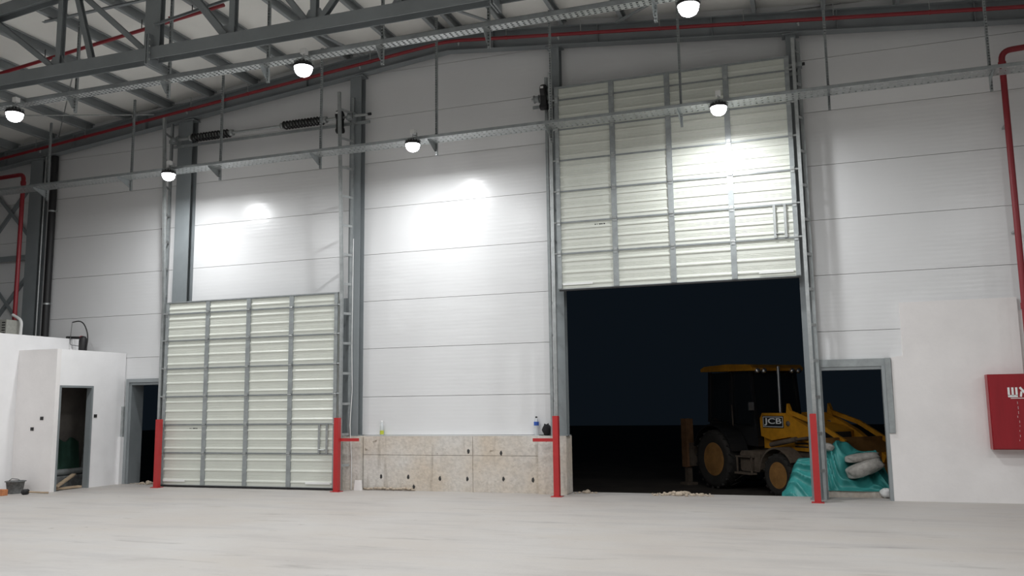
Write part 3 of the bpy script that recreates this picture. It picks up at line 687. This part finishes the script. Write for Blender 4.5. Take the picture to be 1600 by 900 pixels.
# clutter on the floor, left
t = thing('mixing_tub', 'dirty grey plastic mixing tub on the floor against the room wall', 'tub', (-15.62, -2.3, 0))
tb = MB().lathe([(.14, .004), (.175, .24), (.20, .24), (.20, .255), (.165, .255), (.13, .02), (0, .02)], 20, (-15.62, -2.3, 0)); tb.build('shell', 'tub', t)
MB().tube([(-15.8, -2.3, .25), (-15.7, -2.32, .30), (-15.54, -2.32, .29), (-15.44, -2.3, .25)], .008, 6).build('handle', 'tub', t)
o = MB().box(-15.72, -15.42, -2.78, -2.64, .0, .12, .006).build('brick', 'brick'); tag(o, 'orange clay brick lying on the floor beside the mixing tub', 'brick')
hm = thing('mallet', 'dark mallet lying on the floor in front of the mixing tub', 'mallet', (-15.2, -2.45, 0))
MB().lathe([(0, -.06), (.05, -.06), (.055, -.05), (.055, .05), (.05, .06), (0, .06)], 14, (-15.17, -2.45, .056), 'y').build('head', 'black', hm)
MB().tube([(-15.15, -2.42, .055), (-14.95, -2.27, .03), (-14.84, -2.19, .022)], .018, 8).build('handle', 'wood', hm)

def rubble(name, x0, x1, y0, y1, n, label, seed, big=.05):
    r = random.Random(seed); m = MB()
    for k in range(n):
        u = r.uniform(-1, 1); x = (x0+x1)/2+u*(x1-x0)/2; s = r.uniform(.25, 1)**2*big*(1.25-abs(u))
        m.blob((x, r.uniform(y0, y1), s*.5), (s*r.uniform(.8, 1.6), s, s*.75), 7, 5, .16, .9, k)
    o = m.build(name, 'stone'); tag(o, label, 'rubble', None, 'stuff'); return o
rubble('rubble_heap', -2.95, -1.75, -.1, .26, 130, 'line of small pale rubble on the gateway threshold', 1)
rubble('rubble_heap', -4.35, -3.9, -.0, .25, 30, 'few crumbs of rubble beside the gateway concrete stub', 2, .04)
rubble('rubble_heap', -14.8, -14.0, -.1, .2, 50, 'rubble crumbs on the dark side doorway threshold', 3, .05)

# ------------------------------------------------------------------ tarpaulin, sacks and slab outside the right doorway
MB_s = MB().box(.06, 1.22, .40, 1.5, OUTZ+.001, .10, .02); tag(MB_s.build('stone_slab', 'concrete'), 'low raw concrete slab under the tarpaulin in the right doorway', 'slab')
def smooth(a, b, t): t = max(0, min(1, (t-a)/(b-a))); return t*t*(3-2*t)
NX, NY = 110, 70
tx0, tx1, ty0, ty1 = -.62, 1.30, .38, 1.36
vs_, fs = [], []
from mathutils import noise as mnoise
for j in range(NY+1):
    for i in range(NX+1):
        x = tx0+(tx1-tx0)*i/NX; v = j/NY
        # crest line of the pile, seen from the doorway
        cr = .60*smooth(-.62, -.28, x)+.32*smooth(.05, .38, x)-.16*smooth(.52, .80, x)-.52*smooth(1.02, 1.28, x)
        low = OUTZ+.02 if x < .04 else .11-.16*smooth(1.0, 1.25, x)
        front = smooth(0, .62, v)
        y = ty0+(ty1-ty0)*v
        z = low+(max(cr, low+.02)-low)*front-.25*smooth(.75, 1, v)*max(cr, .1)
        hol = math.exp(-(((x-.78)/.34)**2+((v-.42)/.26)**2)**2); z -= .20*hol; y += .10*hol
        q = mnoise.noise(Vector((x*2.3, v*2.0, 1.7))); q2 = mnoise.noise(Vector((x*5, v*4, 9.1)))
        ang = x*8.5+z*10.5+q*4.5
        fold = .075*(1-abs(math.sin(ang)))**1.5+.014*math.sin(ang*2.3+q2*3)+.03*q
        k = smooth(0, .12, v)*smooth(0, .1, x-tx0)*smooth(0, .1, tx1-x)
        y -= fold*1.3*(.3+.7*k); z += fold*.45*k
        y = max(y, .36)
        vs_.append((x, y, z))
for j in range(NY):
    for i in range(NX):
        a = j*(NX+1)+i; fs.append((a, a+1, a+NX+2, a+NX+1))
tp = MB().add(vs_, fs, True).build('tarpaulin', 'tarp')
tag(tp, 'crumpled teal tarpaulin over the pile outside the right doorway', 'tarpaulin')
sm = tp.modifiers.new('thickness', 'SOLIDIFY'); sm.thickness = .008
for i, (cx, cy_, cz, rx, ry, rz_, lab, tilt) in enumerate(((.80, .74, .66, .30, .15, .075, 'pale grey sack lying on top of the tarpaulin pile', -.12), (.80, .62, .47, .33, .16, .12, 'crumpled whitish sack below the pale sack on the tarpaulin', -.35), (.20, .86, .84, .14, .12, .07, 'small pale sack corner poking out beside the door frame', .2))):
    o = MB().blob((0, 0, 0), (rx, ry, rz_), 36, 22, .055, .7, 20+i).build('sack', 'sack'); o.location = (cx, cy_, cz); o.rotation_euler = (0, -tilt*-1, .1); tag(o, lab, 'sack')
o = MB().blob((1.12, .34, .08), (.10, .08, .08), 16, 10, .12, .8, 31).build('plastic_bag', 'white'); tag(o, 'small white plastic bag at the foot of the right door frame', 'bag')

# ------------------------------------------------------------------ backhoe loader in the dark yard
bh = thing('backhoe_loader', 'yellow backhoe loader parked in the dark beyond the open gateway', 'backhoe', (-1.42, 5.25, OUTZ), None, math.radians(-48))
def wheel(x, y, R, w, rim, side, lugs):
    t = MB().lathe([(rim, -w*.40), (R*.80, -w*.5), (R*.93, -w*.46), (R*.965, -w*.3), (R*.97, 0), (R*.965, w*.3), (R*.93, w*.46), (R*.80, w*.5), (rim, w*.40)], 36, (x, y, R), 'y')
    o = t.build('wheel', 'rubber', bh, True)
    lg = MB()
    for k in range(lugs):
        for sd in (-1, 1):
            a = 2*PI*(k+(.5 if sd > 0 else 0))/lugs; a2 = a+.24
            p0 = (x+R*.97*math.cos(a), y+sd*.02, R+R*.97*math.sin(a)); p1 = (x+R*.955*math.cos(a2), y+sd*w*.47, R+R*.955*math.sin(a2))
            lg.bar(p0, p1, .05, .05, (math.cos(a), 0, math.sin(a)))
    lg.build('lugs', 'rubber', o, True)
    rm = MB().lathe([(rim*1.02, side*w*.42), (rim*.97, side*w*.44), (rim*.9, side*w*.30), (rim*.45, side*w*.26), (rim*.42, side*w*.16), (rim*.35, side*w*.16), (rim*.30, side*w*.36), (0, side*w*.36)], 28, (x, y, R), 'y')
    rm.build('rim', 'yellow_d', o, True)
    bo = MB()
    for k in range(8): a = 2*PI*k/8; bo.lathe([(.018, 0), (.018, side*.025), (0, side*.025)], 6, (x+rim*.62*math.cos(a), y+side*w*.265, R+rim*.62*math.sin(a)), 'y')
    bo.build('wheel_nuts', 'dust', o, True)
for s in (-1, 1):
    wheel(0, s*.88, .67, .46, .37, s, 20)
    wheel(2.10, s*.86, .44, .33, .27, s, 16)
L = dict(parent=bh, local=True)
MB().box(-1.0, 2.55, -.38, .38, .52, .95, .04).build('chassis', 'dust', **L)
MB().tube([(0, -.7, .67), (0, .7, .67)], .11, 12).tube([(2.10, -.72, .44), (2.10, .72, .44)], .08, 12).build('axles', 'dust', **L)
for s in (-1, 1):
    pts = [(.77*math.cos(a), .67+.80*math.sin(a)) for a in [math.radians(d) for d in range(15, 170, 12)]]
    inn = [(.73*math.cos(a), .67+.76*math.sin(a)) for a in [math.radians(d) for d in range(15, 170, 12)]]
    MB().prism(pts+inn[::-1], s*.66, s*1.12).build('rear_fender', 'black', **L)
    MB().box(.82, 1.50, min(s*.45, s*.95), max(s*.45, s*.95), .46, .90, .05).build('fuel_tank', 'dust', **L)
    st = MB().box(.78, 1.33, min(s*.92, s*1.1), max(s*.92, s*1.1), .40, .44).box(.78, 1.33, min(s*.88, s*1.05), max(s*.88, s*1.05), .76, .79)
    for xx in (.80, 1.29): st.box(xx, xx+.03, min(s*1.02, s*1.05), max(s*1.02, s*1.05), .40, .79)
    st.build('step', 'dust', **L)
    pts = [(2.10+.56*math.cos(a), .44+.58*math.sin(a)) for a in [math.radians(d) for d in range(30, 172, 14)]]
    inn = [(2.10+.52*math.cos(a), .44+.54*math.sin(a)) for a in [math.radians(d) for d in range(30, 172, 14)]]
    MB().prism(pts+inn[::-1], s*.70, s*1.04).build('front_fender', 'dust', **L)
# cab
MB().prism([(-.72, 1.05), (1.05, .98), (1.05, 1.40), (-.72, 1.55)], -.62, .62).build('cab_body', 'black', **L)
MB().prism([(-.70, 1.56), (1.03, 1.41), (.88, 2.66), (-.62, 2.66)], -.60, .60).build('cab_glass', 'glass', **L)
for s in (-1, 1):
    for (a, b) in (((-.71, 1.5), (-.63, 2.68)), ((.15, 1.1), (.18, 2.68)), ((1.05, 1.2), (.90, 2.68))):
        MB().bar((a[0], s*.62, a[1]), (b[0], s*.62, b[1]), .06, .07).build('cab_pillar', 'black', **L)
    MB().tube([(.24, s*.66, 1.25), (.24, s*.68, 1.9)], .014, 6).build('grab_rail', 'dust', **L)
rf = MB().prism([(-.86, 2.70), (1.06, 2.66), (1.10, 2.72), (1.0, 2.80), (.2, 2.84), (-.72, 2.82), (-.88, 2.76)], -.72, .72).build('cab_roof', 'yellow', **L)
for y in (-.58, -.40, .58, .40):
    MB().lathe([(0, .05), (.05, .045), (.062, 0), (.055, -.06), (0, -.06)], 14, (1.09, y, 2.66), 'x').build('work_lamp', 'chrome', rf, True)
MB().lathe([(0, -.03), (.15, -.03), (.15, .0)], 16, (.55, -.0, 1.75), 'x').build('steering_wheel', 'dust', **L)
MB().box(-.35, .15, -.25, .25, 1.3, 1.5).box(-.4, -.28, -.25, .25, 1.4, 2.1).build('seat', 'black', **L)
MB().box(1.06, 1.09, -.86, -.72, 1.78, 1.96).tube([(.95, -.62, 1.95), (1.07, -.78, 1.9)], .012, 6).build('mirror', 'chrome', **L)
# bonnet
hd = MB().prism([(1.06, .95), (2.60, .92), (2.78, 1.02), (2.76, 1.36), (2.50, 1.46), (1.06, 1.70)], -.46, .46).build('bonnet', 'yellow', **L)
MB().prism([(2.60, .97), (2.795, 1.05), (2.775, 1.33), (2.60, 1.33)], -.40, .40).build('grille', 'slot', hd, True)
for k in range(5): MB().box(2.05, 2.45, -.466, -.455, 1.0+k*.07, 1.03+k*.07).build('side_vent', 'slot', hd, True)
MB().tube([(1.50, -.34, 1.55), (1.50, -.34, 2.74)], .035, 10).build('exhaust_stack', 'chrome', **L)
# loader arms, bucket carried knee high
for s in (-1, 1):
    y0, y1 = sorted((s*.50, s*.62))
    ar = MB().prism([(1.16, 1.22), (1.5, 1.13), (2.1, 1.22), (2.75, 1.10), (3.50, .72), (3.58, .86), (2.80, 1.36), (2.12, 1.66), (1.95, 1.72), (1.22, 1.72), (1.14, 1.60)], y0, y1).build('loader_arm', 'yellow', **L)
    MB().tube([(1.55, s*.68, 1.04), (2.35, s*.68, 1.18)], .055, 10).tube([(2.3, s*.68, 1.17), (2.7, s*.68, 1.22)], .03, 8).build('lift_cylinder', 'dust', ar, True)
    MB().bar((2.05, s*.56, 1.74), (2.85, s*.56, 1.52), .05, .09).bar((2.85, s*.56, 1.52), (3.60, s*.56, 1.16), .05, .09).build('tilt_link', 'yellow', ar, True)
    MB().prism([(1.98, 1.70), (2.16, 1.64), (2.02, 1.92)], y0+.02, y1-.02).build('link_horn', 'yellow', ar, True)
    MB().lathe([(0, -.08), (.055, -.08), (.055, .08), (0, .08)], 12, (2.06, s*.56, 1.50), 'y').build('pivot_pin', 'dust', ar, True)
    if s < 0:
        MB().box(1.24, 1.92, y0-.008, y0-.001, 1.40, 1.66).build('name_plate', 'black', ar, True)
        MB().box(1.26, 1.90, y0-.012, y0-.008, 1.42, 1.432).box(1.26, 1.90, y0-.012, y0-.008, 1.628, 1.64).box(1.26, 1.27, y0-.012, y0-.008, 1.432, 1.628).box(1.89, 1.90, y0-.012, y0-.008, 1.432, 1.628).build('plate_border', 'tape', ar, True)
        tc = bpy.data.curves.new('letters', 'FONT'); tc.body = 'JCB'; tc.size = .25; tc.extrude = .003; tc.offset = .0035
        to = bpy.data.objects.new('letters', tc); COL.objects.link(to)
        bpy.context.view_layer.update()
        me = bpy.data.meshes.new_from_object(to); bpy.data.objects.remove(to)
        xs = [v.co.x for v in me.vertices]; ys = [v.co.y for v in me.vertices]
        kx, kz = .56/(max(xs)-min(xs)), .16/(max(ys)-min(ys))
        for v in me.vertices: v.co = (1.30+(v.co.x-min(xs))*kx, y0-.014+v.co.z*.5, 1.45+(v.co.y-min(ys))*kz)
        me.materials.clear(); me.materials.append(M['tape']); inst('plate_letters', me, ar)
bk = MB(); dz = .30
prof = [(3.42, 1.25), (3.40, .75), (3.48, .44), (3.70, .33), (4.22, .32)]
inn = [(4.22, .35), (3.72, .38), (3.53, .48), (3.46, .76), (3.48, 1.25)]
bk.prism(prof+inn, -1.12, 1.12).prism(prof+[(3.98, .9)], -1.14, -1.11).prism(prof+[(3.98, .9)], 1.11, 1.14)
bo = bk.build('bucket', 'yellow_d', **L)
for k in range(8): MB().box(4.2, 4.34, -1.08+k*.3, -1.0+k*.3, .32, .355).build('tooth', 'dust', bo, True)
# rear: frame, stabilisers, folded boom
MB().box(-1.22, -1.0, -1.0, 1.0, .45, 1.0).build('rear_frame', 'dust', **L)
for s in (-1, 1):
    y0, y1 = sorted((s*.86, s*1.06))
    sb = MB().box(-1.30, -1.08, y0, y1, .42, 1.58, .01).build('stabiliser_tube', 'brownleg', **L)
    MB().box(-1.26, -1.12, y0+.04, y1-.04, .06, .5).build('stabiliser_leg', 'dust', sb, True); MB().box(-1.34, -1.04, y0-.05, y1+.05, .0, .06).build('stabiliser_pad', 'dust', sb, True)
MB().prism([(-1.25, .55), (-1.55, .6), (-1.62, 1.6), (-1.35, 2.45), (-1.20, 2.4), (-1.40, 1.5)], .45, .72).build('boom', 'dust', **L)
MB().prism([(-1.60, 2.4), (-1.40, 2.5), (-1.70, 1.0), (-1.85, 1.05)], .48, .69).build('dipper', 'dust', **L)
